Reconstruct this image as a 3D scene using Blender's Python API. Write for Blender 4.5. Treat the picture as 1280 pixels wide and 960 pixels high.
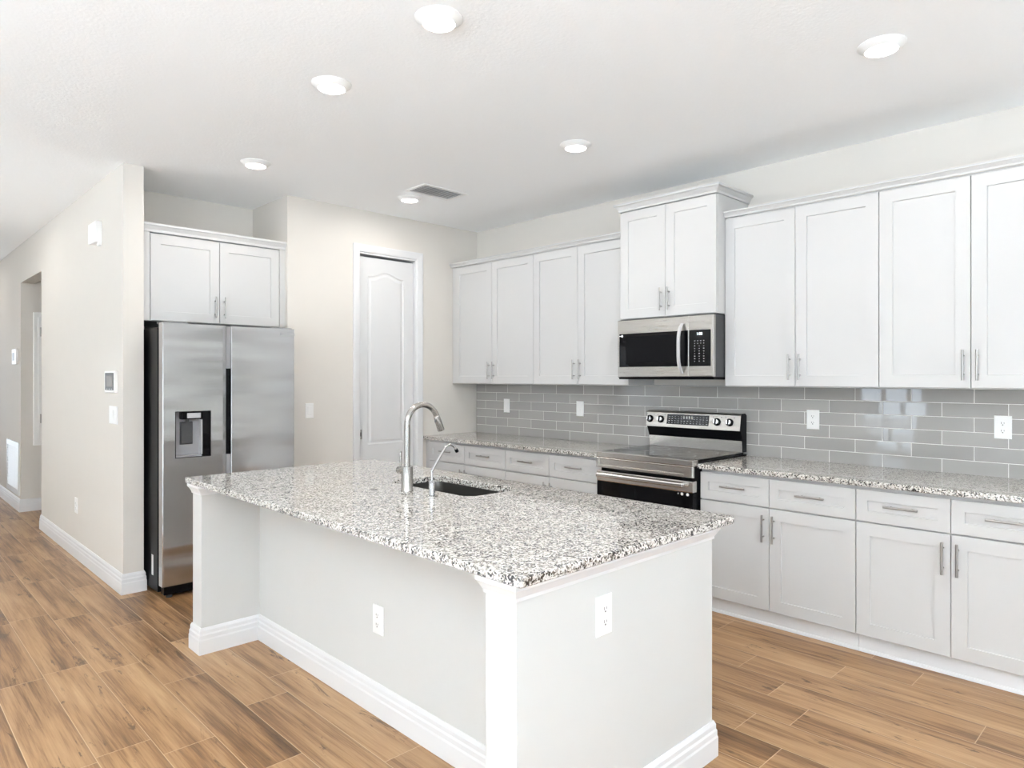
import bpy, bmesh, math, random
from mathutils import Vector, Matrix
random.seed(7)
S = bpy.context.scene
C = S.collection
for o in list(bpy.data.objects):
    bpy.data.objects.remove(o)

# ------------------------------------------------------------------ camera
F, TH, Y0, H = 847.13, 0.7707, 472.06, 1.4506
cd = bpy.data.cameras.new('camera')
cam = bpy.data.objects.new('camera', cd); C.objects.link(cam)
cd.sensor_width = 36.0; cd.lens = F*36/1280
cd.shift_y = (Y0-480)/1280
cam.location = (0, 0, H); cam.rotation_euler = (math.pi/2, 0, -TH)
cd.clip_start = 0.05
S.camera = cam

# ------------------------------------------------------------------ sky, exposure
SKY = 2.6
GROUND = (1.16, 1.34, 1.54)
SKYCOL = (0.82, 0.92, 1.03)
EXPOSURE = 0.82
w = bpy.data.worlds.new('sky'); S.world = w; w.use_nodes = True
bg = w.node_tree.nodes['Background']
_nt = w.node_tree                      # soft white sky above the horizon, brighter lower half added to lift the ceiling
_tc = _nt.nodes.new('ShaderNodeTexCoord'); _sp = _nt.nodes.new('ShaderNodeSeparateXYZ')
_rp = _nt.nodes.new('ShaderNodeValToRGB'); _mr = _nt.nodes.new('ShaderNodeMapRange')
_nt.links.new(_tc.outputs['Generated'], _sp.inputs[0]); _nt.links.new(_sp.outputs[2], _mr.inputs[0])
_mr.inputs['From Min'].default_value = -1; _mr.inputs['From Max'].default_value = 1
_nt.links.new(_mr.outputs[0], _rp.inputs[0])
_e = _rp.color_ramp.elements
_e[0].position = 0.485; _e[0].color = GROUND+(1,); _e[1].position = 0.515; _e[1].color = SKYCOL+(1,)
_nt.links.new(_rp.outputs[0], bg.inputs[0]); bg.inputs[1].default_value = SKY
S.view_settings.view_transform = 'Standard'; S.view_settings.look = 'None'
S.view_settings.gamma = 1; S.view_settings.use_curve_mapping = False
S.view_settings.exposure = EXPOSURE
try:
    S.cycles.diffuse_bounces = 8; S.cycles.max_bounces = 14; S.cycles.glossy_bounces = 6
    S.cycles.sample_clamp_indirect = 12
except Exception:
    pass

def portal(name, loc, rot, sx, sy):
    # daylight through a window opening: guides sampling of the sky, gives no light itself
    l = bpy.data.lights.new(name, 'AREA'); l.shape = 'RECTANGLE'; l.size = sx; l.size_y = sy
    l.cycles.is_portal = True
    o = bpy.data.objects.new(name, l); C.objects.link(o); o.location = loc; o.rotation_euler = rot
    return o

LAMP_GLOW = 5.0
LAMP_WATT = 3.5
UPLIGHT_FILL_WATT = 222.0  # power of the uplights added to lift the ceiling

# ------------------------------------------------------------------ materials
def newmat(name):
    m = bpy.data.materials.new(name); m.use_nodes = True
    nt = m.node_tree; p = nt.nodes['Principled BSDF']
    return m, nt, p
def N(nt, t, **k):
    n = nt.nodes.new(t)
    for a, b in k.items():
        if a == 'ins':
            for i, v in b.items(): n.inputs[i].default_value = v
        else: setattr(n, a, b)
    return n
def L(nt, a, b): nt.links.new(a, b)
def pos(nt, obj=False):
    if obj: return N(nt, 'ShaderNodeTexCoord').outputs['Object']
    return N(nt, 'ShaderNodeNewGeometry').outputs['Position']
def simple(name, col, rough, metal=0, var=0.03, scale=6, bump=0, bscale=200, spec=0.5, coat=0):
    m, nt, p = newmat(name)
    p.inputs['Roughness'].default_value = rough; p.inputs['Metallic'].default_value = metal
    p.inputs['Specular IOR Level'].default_value = spec
    p.inputs['Coat Weight'].default_value = coat
    pp = pos(nt)
    nz = N(nt, 'ShaderNodeTexNoise', ins={'Scale': scale, 'Detail': 3.0}); L(nt, pp, nz.inputs['Vector'])
    mx = N(nt, 'ShaderNodeMix', data_type='RGBA')
    mx.inputs[6].default_value = tuple(c*(1-var) for c in col)+(1,)
    mx.inputs[7].default_value = tuple(min(1, c*(1+var)) for c in col)+(1,)
    L(nt, nz.outputs[0], mx.inputs[0]); L(nt, mx.outputs[2], p.inputs['Base Color'])
    if bump:
        n2 = N(nt, 'ShaderNodeTexNoise', ins={'Scale': bscale, 'Detail': 3.0}); L(nt, pp, n2.inputs['Vector'])
        b = N(nt, 'ShaderNodeBump', ins={'Strength': bump, 'Distance': 0.002}); L(nt, n2.outputs[0], b.inputs['Height'])
        L(nt, b.outputs[0], p.inputs['Normal'])
    return m
def steel(name, col, rough, stretch, wave=0.0, bump=0.05):
    m, nt, p = newmat(name)
    p.inputs['Metallic'].default_value = 1; p.inputs['Base Color'].default_value = col+(1,)
    pp = pos(nt)
    mp = N(nt, 'ShaderNodeMapping'); mp.inputs['Scale'].default_value = stretch; L(nt, pp, mp.inputs[0])
    nz = N(nt, 'ShaderNodeTexNoise', ins={'Scale': 1.0, 'Detail': 4.0}); L(nt, mp.outputs[0], nz.inputs['Vector'])
    mr = N(nt, 'ShaderNodeMapRange', ins={'To Min': rough*0.8, 'To Max': rough*1.25}); L(nt, nz.outputs[0], mr.inputs[0])
    L(nt, mr.outputs[0], p.inputs['Roughness'])
    b = N(nt, 'ShaderNodeBump', ins={'Strength': bump, 'Distance': 0.0004}); L(nt, nz.outputs[0], b.inputs['Height'])
    last = b
    if wave:
        m2 = N(nt, 'ShaderNodeMapping'); m2.inputs['Scale'].default_value = (1.1, 1.1, 5.5); L(nt, pp, m2.inputs[0])
        n2 = N(nt, 'ShaderNodeTexNoise', ins={'Scale': 1.0, 'Detail': 1.0}); L(nt, m2.outputs[0], n2.inputs['Vector'])
        b2 = N(nt, 'ShaderNodeBump', ins={'Strength': 1.0, 'Distance': wave}); L(nt, n2.outputs[0], b2.inputs['Height'])
        L(nt, b.outputs[0], b2.inputs['Normal']); last = b2
    L(nt, last.outputs[0], p.inputs['Normal'])
    return m
def emit(name, col, st):
    m, nt, p = newmat(name)
    p.inputs['Base Color'].default_value = col+(1,); p.inputs['Emission Color'].default_value = col+(1,)
    p.inputs['Emission Strength'].default_value = st
    return m
def math_(nt, op, a, b=None, c=None):
    n = N(nt, 'ShaderNodeMath', operation=op)
    for i, v in enumerate((a, b, c)):
        if v is None: continue
        if isinstance(v, (int, float)): n.inputs[i].default_value = v
        else: L(nt, v, n.inputs[i])
    return n.outputs[0]
def ramp(nt, fac, stops, interp='LINEAR'):
    r = N(nt, 'ShaderNodeValToRGB'); r.color_ramp.interpolation = interp
    e = r.color_ramp.elements
    while len(e) < len(stops): e.new(0.5)
    for k, (a, c) in enumerate(stops):
        e[k].position = a; e[k].color = c+(1,)
    L(nt, fac, r.inputs[0]); return r.outputs[0]

def ceiling_mat():
    m, nt, p = newmat('ceiling_paint')
    p.inputs['Base Color'].default_value = (0.94, 0.955, 0.965, 1); p.inputs['Roughness'].default_value = 0.9
    pp = pos(nt)
    n1 = N(nt, 'ShaderNodeTexNoise', ins={'Scale': 70.0, 'Detail': 4.0}); L(nt, pp, n1.inputs['Vector'])
    b = N(nt, 'ShaderNodeBump', ins={'Strength': 0.35, 'Distance': 0.004}); L(nt, n1.outputs[0], b.inputs['Height'])
    L(nt, b.outputs[0], p.inputs['Normal'])
    return m

def granite_mat():
    m, nt, p = newmat('speckled_granite')
    p.inputs['Roughness'].default_value = 0.05
    p.inputs['Specular IOR Level'].default_value = 1.0; p.inputs['IOR'].default_value = 1.6
    pp = pos(nt)
    dn = N(nt, 'ShaderNodeTexNoise', ins={'Scale': 60.0, 'Detail': 2.0}); L(nt, pp, dn.inputs['Vector'])
    ad = N(nt, 'ShaderNodeVectorMath', operation='MULTIPLY_ADD'); L(nt, dn.outputs['Color'], ad.inputs[0])
    ad.inputs[1].default_value = (0.012, 0.012, 0.012); L(nt, pp, ad.inputs[2])
    v1 = N(nt, 'ShaderNodeTexVoronoi', ins={'Scale': 165.0}); L(nt, ad.outputs[0], v1.inputs['Vector'])
    s1 = N(nt, 'ShaderNodeSeparateColor'); L(nt, v1.outputs['Color'], s1.inputs[0])
    base = ramp(nt, s1.outputs[0], [(0.0, (0.70, 0.68, 0.645)), (0.46, (0.54, 0.515, 0.48)), (0.68, (0.36, 0.335, 0.305)), (0.87, (0.18, 0.16, 0.14))], 'CONSTANT')
    v2 = N(nt, 'ShaderNodeTexVoronoi', ins={'Scale': 175.0}); L(nt, ad.outputs[0], v2.inputs['Vector'])
    s2 = N(nt, 'ShaderNodeSeparateColor'); L(nt, v2.outputs['Color'], s2.inputs[0])
    cl = N(nt, 'ShaderNodeTexNoise', ins={'Scale': 28.0, 'Detail': 3.0}); L(nt, pp, cl.inputs['Vector'])
    dark = math_(nt, 'GREATER_THAN', math_(nt, 'ADD', s2.outputs[1], math_(nt, 'MULTIPLY', cl.outputs[0], 0.9)), 1.25)
    mx = N(nt, 'ShaderNodeMix', data_type='RGBA'); L(nt, dark, mx.inputs[0]); L(nt, base, mx.inputs[6])
    mx.inputs[7].default_value = (0.022, 0.021, 0.022, 1)
    L(nt, mx.outputs[2], p.inputs['Base Color'])
    return m

def tile_mat():
    m, nt, p = newmat('grey_glass_subway_tile')
    pp = pos(nt)
    sp = N(nt, 'ShaderNodeSeparateXYZ'); L(nt, pp, sp.inputs[0])
    PW, PH = 0.3095, 0.0795
    u = math_(nt, 'DIVIDE', math_(nt, 'SUBTRACT', sp.outputs[1], 1.678), PW)
    v = math_(nt, 'DIVIDE', math_(nt, 'SUBTRACT', sp.outputs[2], 0.911), PH)
    row = math_(nt, 'FLOOR', v)
    par = math_(nt, 'MULTIPLY', math_(nt, 'FLOORED_MODULO', row, 2.0), 0.5)
    u2 = math_(nt, 'ADD', u, par); col = math_(nt, 'FLOOR', u2)
    fu = math_(nt, 'FRACT', u2); fv = math_(nt, 'FRACT', v)
    du = math_(nt, 'MULTIPLY', math_(nt, 'MINIMUM', fu, math_(nt, 'SUBTRACT', 1.0, fu)), PW)
    dv = math_(nt, 'MULTIPLY', math_(nt, 'MINIMUM', fv, math_(nt, 'SUBTRACT', 1.0, fv)), PH)
    d = math_(nt, 'MINIMUM', du, dv)
    grout = math_(nt, 'LESS_THAN', d, 0.0017)
    cb = N(nt, 'ShaderNodeCombineXYZ'); L(nt, col, cb.inputs[0]); L(nt, row, cb.inputs[1])
    wn = N(nt, 'ShaderNodeTexWhiteNoise', noise_dimensions='2D'); L(nt, cb.outputs[0], wn.inputs['Vector'])
    tone = ramp(nt, wn.outputs['Value'], [(0.0, (0.325, 0.318, 0.305)), (1.0, (0.385, 0.375, 0.36))])
    mx = N(nt, 'ShaderNodeMix', data_type='RGBA'); L(nt, grout, mx.inputs[0]); L(nt, tone, mx.inputs[6])
    mx.inputs[7].default_value = (0.80, 0.79, 0.77, 1); L(nt, mx.outputs[2], p.inputs['Base Color'])
    L(nt, math_(nt, 'MULTIPLY_ADD', grout, 0.55, 0.025), p.inputs['Roughness'])
    p.inputs['Specular IOR Level'].default_value = 0.6
    edge = N(nt, 'ShaderNodeMapRange', interpolation_type='SMOOTHSTEP', ins={'From Min': 0.0012, 'From Max': 0.004}); L(nt, d, edge.inputs[0])
    b = N(nt, 'ShaderNodeBump', ins={'Strength': 0.6, 'Distance': 0.0015}); L(nt, edge.outputs[0], b.inputs['Height'])
    # every hand-laid tile sits a hair out of plane
    sc = N(nt, 'ShaderNodeVectorMath', operation='MULTIPLY_ADD'); L(nt, wn.outputs['Color'], sc.inputs[0])
    sc.inputs[1].default_value = (0.0, 0.02, 0.05); sc.inputs[2].default_value = (0.0, -0.01, -0.025)
    an = N(nt, 'ShaderNodeVectorMath', operation='ADD'); L(nt, b.outputs[0], an.inputs[0]); L(nt, sc.outputs[0], an.inputs[1])
    nn = N(nt, 'ShaderNodeVectorMath', operation='NORMALIZE'); L(nt, an.outputs[0], nn.inputs[0])
    L(nt, nn.outputs[0], p.inputs['Normal'])
    return m

def floor_mat():
    m, nt, p = newmat('oak_plank_floor')
    pp = pos(nt)
    sp = N(nt, 'ShaderNodeSeparateXYZ'); L(nt, pp, sp.inputs[0])
    PW, PL = 0.1945, 1.0
    u = math_(nt, 'DIVIDE', math_(nt, 'SUBTRACT', sp.outputs[0], 0.4655), PW)
    row = math_(nt, 'FLOOR', u); fu = math_(nt, 'FRACT', u)
    wr = N(nt, 'ShaderNodeTexWhiteNoise', noise_dimensions='1D'); L(nt, row, wr.inputs['W'])
    v = math_(nt, 'ADD', math_(nt, 'DIVIDE', sp.outputs[1], PL), math_(nt, 'MULTIPLY', wr.outputs['Value'], 7.0))
    col = math_(nt, 'FLOOR', v); fv = math_(nt, 'FRACT', v)
    cb = N(nt, 'ShaderNodeCombineXYZ'); L(nt, row, cb.inputs[0]); L(nt, col, cb.inputs[1])
    wn = N(nt, 'ShaderNodeTexWhiteNoise', noise_dimensions='2D'); L(nt, cb.outputs[0], wn.inputs['Vector'])
    # grain coordinates, shifted per plank
    off = N(nt, 'ShaderNodeVectorMath', operation='MULTIPLY_ADD'); L(nt, wn.outputs['Color'], off.inputs[0])
    off.inputs[1].default_value = (37, 53, 29); L(nt, pp, off.inputs[2])
    def stretched(sx, sy, det, dist=0.0, rough=0.6):
        mp = N(nt, 'ShaderNodeMapping'); mp.inputs['Scale'].default_value = (sx, sy, 1); L(nt, off.outputs[0], mp.inputs[0])
        n = N(nt, 'ShaderNodeTexNoise', ins={'Scale': 1.0, 'Detail': det, 'Distortion': dist, 'Roughness': rough}); L(nt, mp.outputs[0], n.inputs['Vector'])
        return n.outputs[0]
    broad = stretched(8, 0.8, 3, 0.1)
    fine = stretched(150, 4, 4, 0.15)
    streak = stretched(34, 1.3, 5, 0.12, 0.66)
    knot = stretched(17, 3.0, 5, 0.7, 0.72)
    f = math_(nt, 'ADD', math_(nt, 'MULTIPLY', broad, 0.42), math_(nt, 'MULTIPLY', fine, 0.22))
    f = math_(nt, 'ADD', f, math_(nt, 'MULTIPLY', streak, 0.36))
    f = math_(nt, 'ADD', f, math_(nt, 'MULTIPLY', math_(nt, 'SUBTRACT', wn.outputs['Value'], 0.5), 0.07))
    c = ramp(nt, f, [(0.35, (0.075, 0.035, 0.0135)), (0.44, (0.215, 0.111, 0.046)), (0.51, (0.34, 0.194, 0.090)), (0.63, (0.46, 0.293, 0.152))])
    kn = N(nt, 'ShaderNodeMapRange', interpolation_type='SMOOTHSTEP', ins={'From Min': 0.585, 'From Max': 0.68, 'To Min': 0.0, 'To Max': 0.9}); L(nt, knot, kn.inputs[0])
    mx = N(nt, 'ShaderNodeMix', data_type='RGBA'); L(nt, kn.outputs[0], mx.inputs[0]); L(nt, c, mx.inputs[6])
    mx.inputs[7].default_value = (0.075, 0.036, 0.016, 1)
    du = math_(nt, 'MULTIPLY', math_(nt, 'MINIMUM', fu, math_(nt, 'SUBTRACT', 1.0, fu)), PW)
    dv = math_(nt, 'MULTIPLY', math_(nt, 'MINIMUM', fv, math_(nt, 'SUBTRACT', 1.0, fv)), PL)
    d = math_(nt, 'MINIMUM', du, dv)
    seam = N(nt, 'ShaderNodeMapRange', ins={'From Min': 0.0008, 'From Max': 0.0022, 'To Min': 0.7, 'To Max': 0.0}); L(nt, d, seam.inputs[0])
    m2 = N(nt, 'ShaderNodeMix', data_type='RGBA'); L(nt, seam.outputs[0], m2.inputs[0]); L(nt, mx.outputs[2], m2.inputs[6])
    m2.inputs[7].default_value = (0.62, 0.44, 0.28, 1); L(nt, m2.outputs[2], p.inputs['Base Color'])  # pale bevel highlight painted along the plank seams
    p.inputs['Roughness'].default_value = 0.36
    e2 = N(nt, 'ShaderNodeMapRange', interpolation_type='SMOOTHSTEP', ins={'From Min': 0.90, 'From Max': 0.995, 'To Min': 0.0, 'To Max': 0.38}); L(nt, fu, e2.inputs[0])  # dark shading painted along one long edge of each plank
    m3 = N(nt, 'ShaderNodeMix', data_type='RGBA'); L(nt, e2.outputs[0], m3.inputs[0]); L(nt, mx.outputs[2], m3.inputs[6])
    m3.inputs[7].default_value = (0.13, 0.07, 0.033, 1); L(nt, m3.outputs[2], m2.inputs[6])
    p.inputs['Specular IOR Level'].default_value = 0.45
    ed = N(nt, 'ShaderNodeMapRange', interpolation_type='SMOOTHSTEP', ins={'From Min': 0.0, 'From Max': 0.0035}); L(nt, d, ed.inputs[0])
    hh = math_(nt, 'ADD', ed.outputs[0], math_(nt, 'MULTIPLY', streak, 0.5))
    b = N(nt, 'ShaderNodeBump', ins={'Strength': 0.35, 'Distance': 0.0015}); L(nt, hh, b.inputs['Height'])
    L(nt, b.outputs[0], p.inputs['Normal'])
    return m

def pane_mat():
    m = bpy.data.materials.new('window_glass'); m.use_nodes = True; nt = m.node_tree
    nt.nodes.clear()
    out = N(nt, 'ShaderNodeOutputMaterial'); tr = N(nt, 'ShaderNodeBsdfTransparent'); gl = N(nt, 'ShaderNodeBsdfGlossy', ins={'Roughness': 0.0})
    fr = N(nt, 'ShaderNodeFresnel', ins={'IOR': 1.45}); mx = N(nt, 'ShaderNodeMixShader')
    L(nt, fr.outputs[0], mx.inputs[0]); L(nt, tr.outputs[0], mx.inputs[1]); L(nt, gl.outputs[0], mx.inputs[2]); L(nt, mx.outputs[0], out.inputs[0])
    return m

MT = dict(
    wall=simple('warm_white_wall_paint', (0.69, 0.662, 0.618), 0.75, var=0.012, bump=0.12, bscale=160),
    ceil=ceiling_mat(),
    trim=simple('white_trim_paint', (0.74, 0.745, 0.755), 0.4, var=0.01),
    cab=simple('white_cabinet_lacquer', (0.575, 0.575, 0.572), 0.38, var=0.01),
    island=simple('pale_grey_island_paint', (0.62, 0.625, 0.615), 0.6, var=0.012, bump=0.1, bscale=160),
    door=simple('white_door_paint', (0.70, 0.705, 0.71), 0.45, var=0.01),
    bounce_carpet=simple('pale_bounce_carpet', (0.70, 0.71, 0.72), 0.95, var=0.06, scale=120, bump=0.5, bscale=400),  # added out of view to keep bounced light neutral
    granite=granite_mat(), tile=tile_mat(), floor=floor_mat(), pane=pane_mat(),
    nickel=steel('brushed_nickel', (0.40, 0.385, 0.365), 0.25, (60, 60, 60), bump=0.0),
    pull=steel('satin_nickel_pull', (0.40, 0.39, 0.375), 0.34, (80, 80, 80)),
    chrome=steel('polished_chrome', (0.58, 0.58, 0.59), 0.1, (40, 40, 40), bump=0.0),
    fridge=steel('brushed_stainless_door', (0.55, 0.55, 0.555), 0.2, (3, 3, 320), wave=0.016, bump=0.04),
    steel=steel('brushed_stainless', (0.62, 0.60, 0.575), 0.24, (260, 4, 260)),
    steel_darkened=steel('darkened_stainless_panel', (0.43, 0.41, 0.385), 0.28, (260, 4, 260)),  # stainless darkened for faces that mirror the bright ceiling
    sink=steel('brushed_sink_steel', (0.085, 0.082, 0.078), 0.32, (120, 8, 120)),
    black=simple('black_enamel', (0.005, 0.005, 0.006), 0.3, var=0.05, spec=0.09),
    glass=simple('black_glass', (0.004, 0.004, 0.005), 0.05, var=0.02, spec=0.16),
    dark=simple('dark_grey_plastic', (0.05, 0.052, 0.055), 0.45, var=0.05),
    grey=simple('grey_plastic', (0.30, 0.30, 0.31), 0.4, var=0.04),
    silver=simple('silver_grey_plastic', (0.50, 0.50, 0.51), 0.35, var=0.03),
    white=simple('white_plastic', (0.87, 0.87, 0.86), 0.35, var=0.01),
    slot=simple('dark_slot', (0.05, 0.05, 0.05), 0.6, var=0.02),
    mark=simple('white_print', (0.75, 0.75, 0.75), 0.5, var=0.02),
    faint=simple('pale_grey_print', (0.42, 0.42, 0.42), 0.5, var=0.02),
    lens=emit('lamp_lens', (1.0, 0.985, 0.96), LAMP_GLOW),
    digits=emit('lit_digits', (0.8, 0.95, 1.0), 1.2),
    screen=simple('dim_grey_screen', (0.25, 0.235, 0.215), 0.2, var=0.03),
    glasssky=simple('pale_stone_patio', (0.55, 0.53, 0.50), 0.8, var=0.05),
)

# ------------------------------------------------------------------ mesh builder
class MB:
    def __init__(self, T=None):
        self.bm = bmesh.new(); self.T = T or (lambda a, b, c: (a, b, c))
    def v(self, a, b, c): return self.bm.verts.new(self.T(a, b, c))
    def f(self, vs):
        try: return self.bm.faces.new(vs)
        except ValueError: return None
    def box(self, a0, a1, b0, b1, c0, c1):
        vs = [self.v(a, b, c) for a in (a0, a1) for b in (b0, b1) for c in (c0, c1)]
        for q in ((0, 1, 3, 2), (4, 6, 7, 5), (0, 4, 5, 1), (2, 3, 7, 6), (0, 2, 6, 4), (1, 5, 7, 3)): self.f([vs[i] for i in q])
        return self
    def prism(self, poly, ax, t0, t1):
        # poly: 2d points in the two other axes (order of axes kept)
        def mk(p, t):
            q = list(p); q.insert(ax, t); return self.v(*q)
        A = [mk(p, t0) for p in poly]; B = [mk(p, t1) for p in poly]
        self.f(A); self.f(B[::-1]); n = len(poly)
        for i in range(n): self.f([A[i], A[(i+1) % n], B[(i+1) % n], B[i]])
        return self
    def loops(self, rings, cap0=True, cap1=True):
        R = [[self.v(*p) for p in r] for r in rings]; n = len(R[0])
        for a, b in zip(R, R[1:]):
            for i in range(n): self.f([a[i], a[(i+1) % n], b[(i+1) % n], b[i]])
        if cap0: self.f(R[0])
        if cap1: self.f(R[-1])
        return self
    def cyl(self, p0, p1, r0, r1=None, seg=20, caps=True):
        r1 = r0 if r1 is None else r1
        return self.tube([p0, p1], [r0, r1], seg, caps)
    def tube(self, pts, r, seg=16, caps=True):
        P = [Vector(p) for p in pts]; n = len(P)
        rr = r if isinstance(r, (list, tuple)) else [r]*n
        T = []
        for i in range(n):
            d = (P[min(i+1, n-1)]-P[max(i-1, 0)])
            T.append(d.normalized() if d.length > 1e-9 else T[-1])
        up = Vector((0, 0, 1)) if abs(T[0].z) < 0.9 else Vector((1, 0, 0))
        X = T[0].cross(up).normalized()
        rings = []
        for i in range(n):
            X = (X-T[i]*X.dot(T[i])).normalized(); Y = T[i].cross(X)
            rings.append([tuple(P[i]+(X*math.cos(2*math.pi*k/seg)+Y*math.sin(2*math.pi*k/seg))*rr[i]) for k in range(seg)])
        return self.loops(rings, caps, caps)
    def lathe(self, prof, cx, cy, seg=32):
        # prof [(r,z)] about the vertical axis
        rings = [[(cx+r*math.cos(2*math.pi*k/seg), cy+r*math.sin(2*math.pi*k/seg), z) for k in range(seg)] for r, z in prof]
        return self.loops(rings)
    def sweep(self, prof, path, closed=False):
        # prof [(outward, z)], path of plan points, outward = left of travel
        n = len(path); rings = []
        for i in range(n):
            p = Vector(path[i])
            d0 = (p-Vector(path[i-1])).normalized() if (i > 0 or closed) else None
            d1 = (Vector(path[(i+1) % n])-p).normalized() if (i < n-1 or closed) else None
            d0 = d0 or d1; d1 = d1 or d0
            n0 = Vector((-d0.y, d0.x)); n1 = Vector((-d1.y, d1.x))
            m = (n0+n1); m = m/ (m.dot(n0) if abs(m.dot(n0)) > 1e-6 else 1)
            rings.append([(p.x+m.x*o, p.y+m.y*o, z) for o, z in prof])
        if closed: rings.append(rings[0])
        return self.loops(rings, not closed, not closed)
    def rects(self, u0, u1, z0, z1, steps):
        # nested rectangles in the (u, z) plane; steps [(inset, w)]; T maps (u, w, z)
        return self.loops([[(u0+i, w, z0+i), (u1-i, w, z0+i), (u1-i, w, z1-i), (u0+i, w, z1-i)] for i, w in steps])
    def build(self, name, mat, parent=None, bevel=0, seg=2, smooth=False, angle=35):
        bm = self.bm
        bmesh.ops.remove_doubles(bm, verts=bm.verts, dist=1e-6)
        bmesh.ops.recalc_face_normals(bm, faces=bm.faces)
        if parent is not None:
            w0 = Vector(parent.get('_w', (0, 0, 0)))
            bmesh.ops.translate(bm, verts=bm.verts, vec=-w0)
        me = bpy.data.meshes.new(name); bm.to_mesh(me); bm.free()
        me.materials.append(MT[mat] if isinstance(mat, str) else mat)
        o = bpy.data.objects.new(name, me); C.objects.link(o)
        if parent is not None:
            o.parent = parent; o['_w'] = parent.get('_w', (0, 0, 0))
        else:
            o['_w'] = (0, 0, 0)
        if smooth:
            for p_ in me.polygons: p_.use_smooth = True
            try: me.set_sharp_from_angle(angle=math.radians(angle))
            except Exception: pass
        if bevel:
            b = o.modifiers.new('bevel', 'BEVEL'); b.width = bevel; b.segments = seg; b.limit_method = 'ANGLE'; b.angle_limit = math.radians(35)
            b.harden_normals = False
        return o

def tag(o, label, cat, group=None):
    o['label'] = label; o['category'] = cat
    if group: o['group'] = group
    return o
def thing(name, loc, label, cat, group=None):
    o = bpy.data.objects.new(name, None); C.objects.link(o); o.location = loc; o['_w'] = loc
    o.empty_display_size = 0.1
    return tag(o, label, cat, group)
def struct(o):
    o['kind'] = 'structure'; return o
# fronts: (u, w, z) with u to the viewer's right and w out of the wall
def faceX(X, Y): return lambda u, w_, z: (X-w_, Y-u, z)      # looks toward -X
def faceY(X, Y): return lambda u, w_, z: (X+u, Y-w_, z)      # looks toward -Y

# ------------------------------------------------------------------ room shell
XA, YB, ZC = 4.435, 5.065, 2.89
XH, XH2 = 1.292, 1.418
XL, YR, YF = -3.2, -4.0, 9.2          # left wall, rear wall, far wall of the living side
XHL, YE = -0.05, 13.0                 # hall left wall, hall end
BB = [(0, 0), (0.016, 0), (0.016, 0.072), (0.0135, 0.080), (0.0135, 0.098), (0.010, 0.106), (0.010, 0.122), (0.004, 0.136), (0, 0.136)]

struct(MB().box(XL-0.2, XA+0.2, YR-0.2, YE+0.2, -0.12, 0).build('floor', 'floor'))
# unseen pale floor cover added to bounce neutral light onto the ceiling
struct(MB().box(XL, -0.7, YR, YF, 0.0, 0.008).build('floor_living_bounce', 'bounce_carpet'))
struct(MB().box(-0.7, XA, YR, -1.0, 0.0, 0.008).build('floor_dining_bounce', 'bounce_carpet'))
struct(MB().box(XL-0.2, XA+0.2, YR-0.2, YE+0.2, ZC, ZC+0.12).build('ceiling', 'ceil'))

def wall_with_holes(name, axis, p0, p1, a0, a1, holes, z1=ZC):
    # axis 0: wall runs along Y with thickness p0..p1 in X; axis 1: runs along X
    mb = MB() if axis == 0 else MB(lambda a, b, c: (b, a, c))
    cur = a0
    for h0, h1, zb, zt in sorted(holes):
        mb.box(p0, p1, cur, h0, 0, z1)
        if zb > 0: mb.box(p0, p1, h0, h1, 0, zb)
        mb.box(p0, p1, h0, h1, zt, z1)
        cur = h1
    mb.box(p0, p1, cur, a1, 0, z1)
    return struct(mb.build(name, 'wall'))

HR = [(-3.4, -1.3, 0.9, 2.3)]
wall_with_holes('wall_right', 0, XA, XA+0.15, YR-0.15, YE+0.15, HR)
HL = [(-3.3, -0.9, 0.05, 2.35), (-0.4, 1.45, 0.9, 2.3), (3.22, 4.0, 0.08, 2.1)]
wall_with_holes('wall_left', 0, XL-0.15, XL, YR-0.15, YF+0.15, HL)
HB = [(-2.7, -1.1, 0.03, 2.3), (1.6, 3.0, 0.9, 2.1)]
wall_with_holes('wall_rear', 1, YR-0.15, YR, XL, XA, HB)
wall_with_holes('wall_front', 1, YF, YF+0.15, XL, XHL-0.15, [])
wall_with_holes('wall_hall_left', 0, XHL-0.15, XHL, YF, YE+0.15, [])
HE = [(0.1, 1.15, 0.05, 2.35)]
wall_with_holes('wall_hall_end', 1, YE, YE+0.15, XHL, XA, HE)
# partition between the hall and the refrigerator, with the opening of the side passage
YO0, YO1, ZO = 7.82, 8.945, 2.475
wall_with_holes('wall_hall_right', 0, XH, XH2, YB, YE, [(YO0, YO1, 0, ZO)])
wall_with_holes('wall_passage_far', 1, YO1, YO1+0.12, XH2, XA, [])
wall_with_holes('wall_passage_near', 1, YO0-0.12, YO0, XH2, XA, [])
# pantry wall with a tall doorway, its return and the back of the refrigerator niche
DX0, DX1, DZ = 3.103, 3.696, 2.528
XP, YN = 2.452, 5.714
wall_with_holes('wall_back', 1, YB, YB+0.12, XP, XA, [(DX0, DX1, 0, DZ)])
struct(MB().box(XP, XP+0.12, YB+0.12, YN+0.12, 0, ZC).build('wall_niche_side', 'wall'))
struct(MB().box(XH2, XP, YN, YN+0.12, 0, ZC).build('wall_niche_back', 'wall'))

def baseboard(name, path): return struct(MB().sweep(BB, path).build(name, 'trim'))
baseboard('baseboard_hall_right', [(XH2, 5.30), (XH2, YB), (XH, YB), (XH, YO0), (XH2, YO0)])
baseboard('baseboard_hall_far', [(1.9, YO1), (XH, YO1), (XH, YE)])
baseboard('baseboard_back', [(3.036, YB), (XP, YB), (XP, 5.60)])
baseboard('baseboard_hall_left', [(XHL, YE), (XHL, YF), (XL, YF)])
baseboard('baseboard_left', [(XL, YF), (XL, 4.02)])
baseboard('baseboard_left_near', [(XL, 3.20), (XL, 1.47)])

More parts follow.
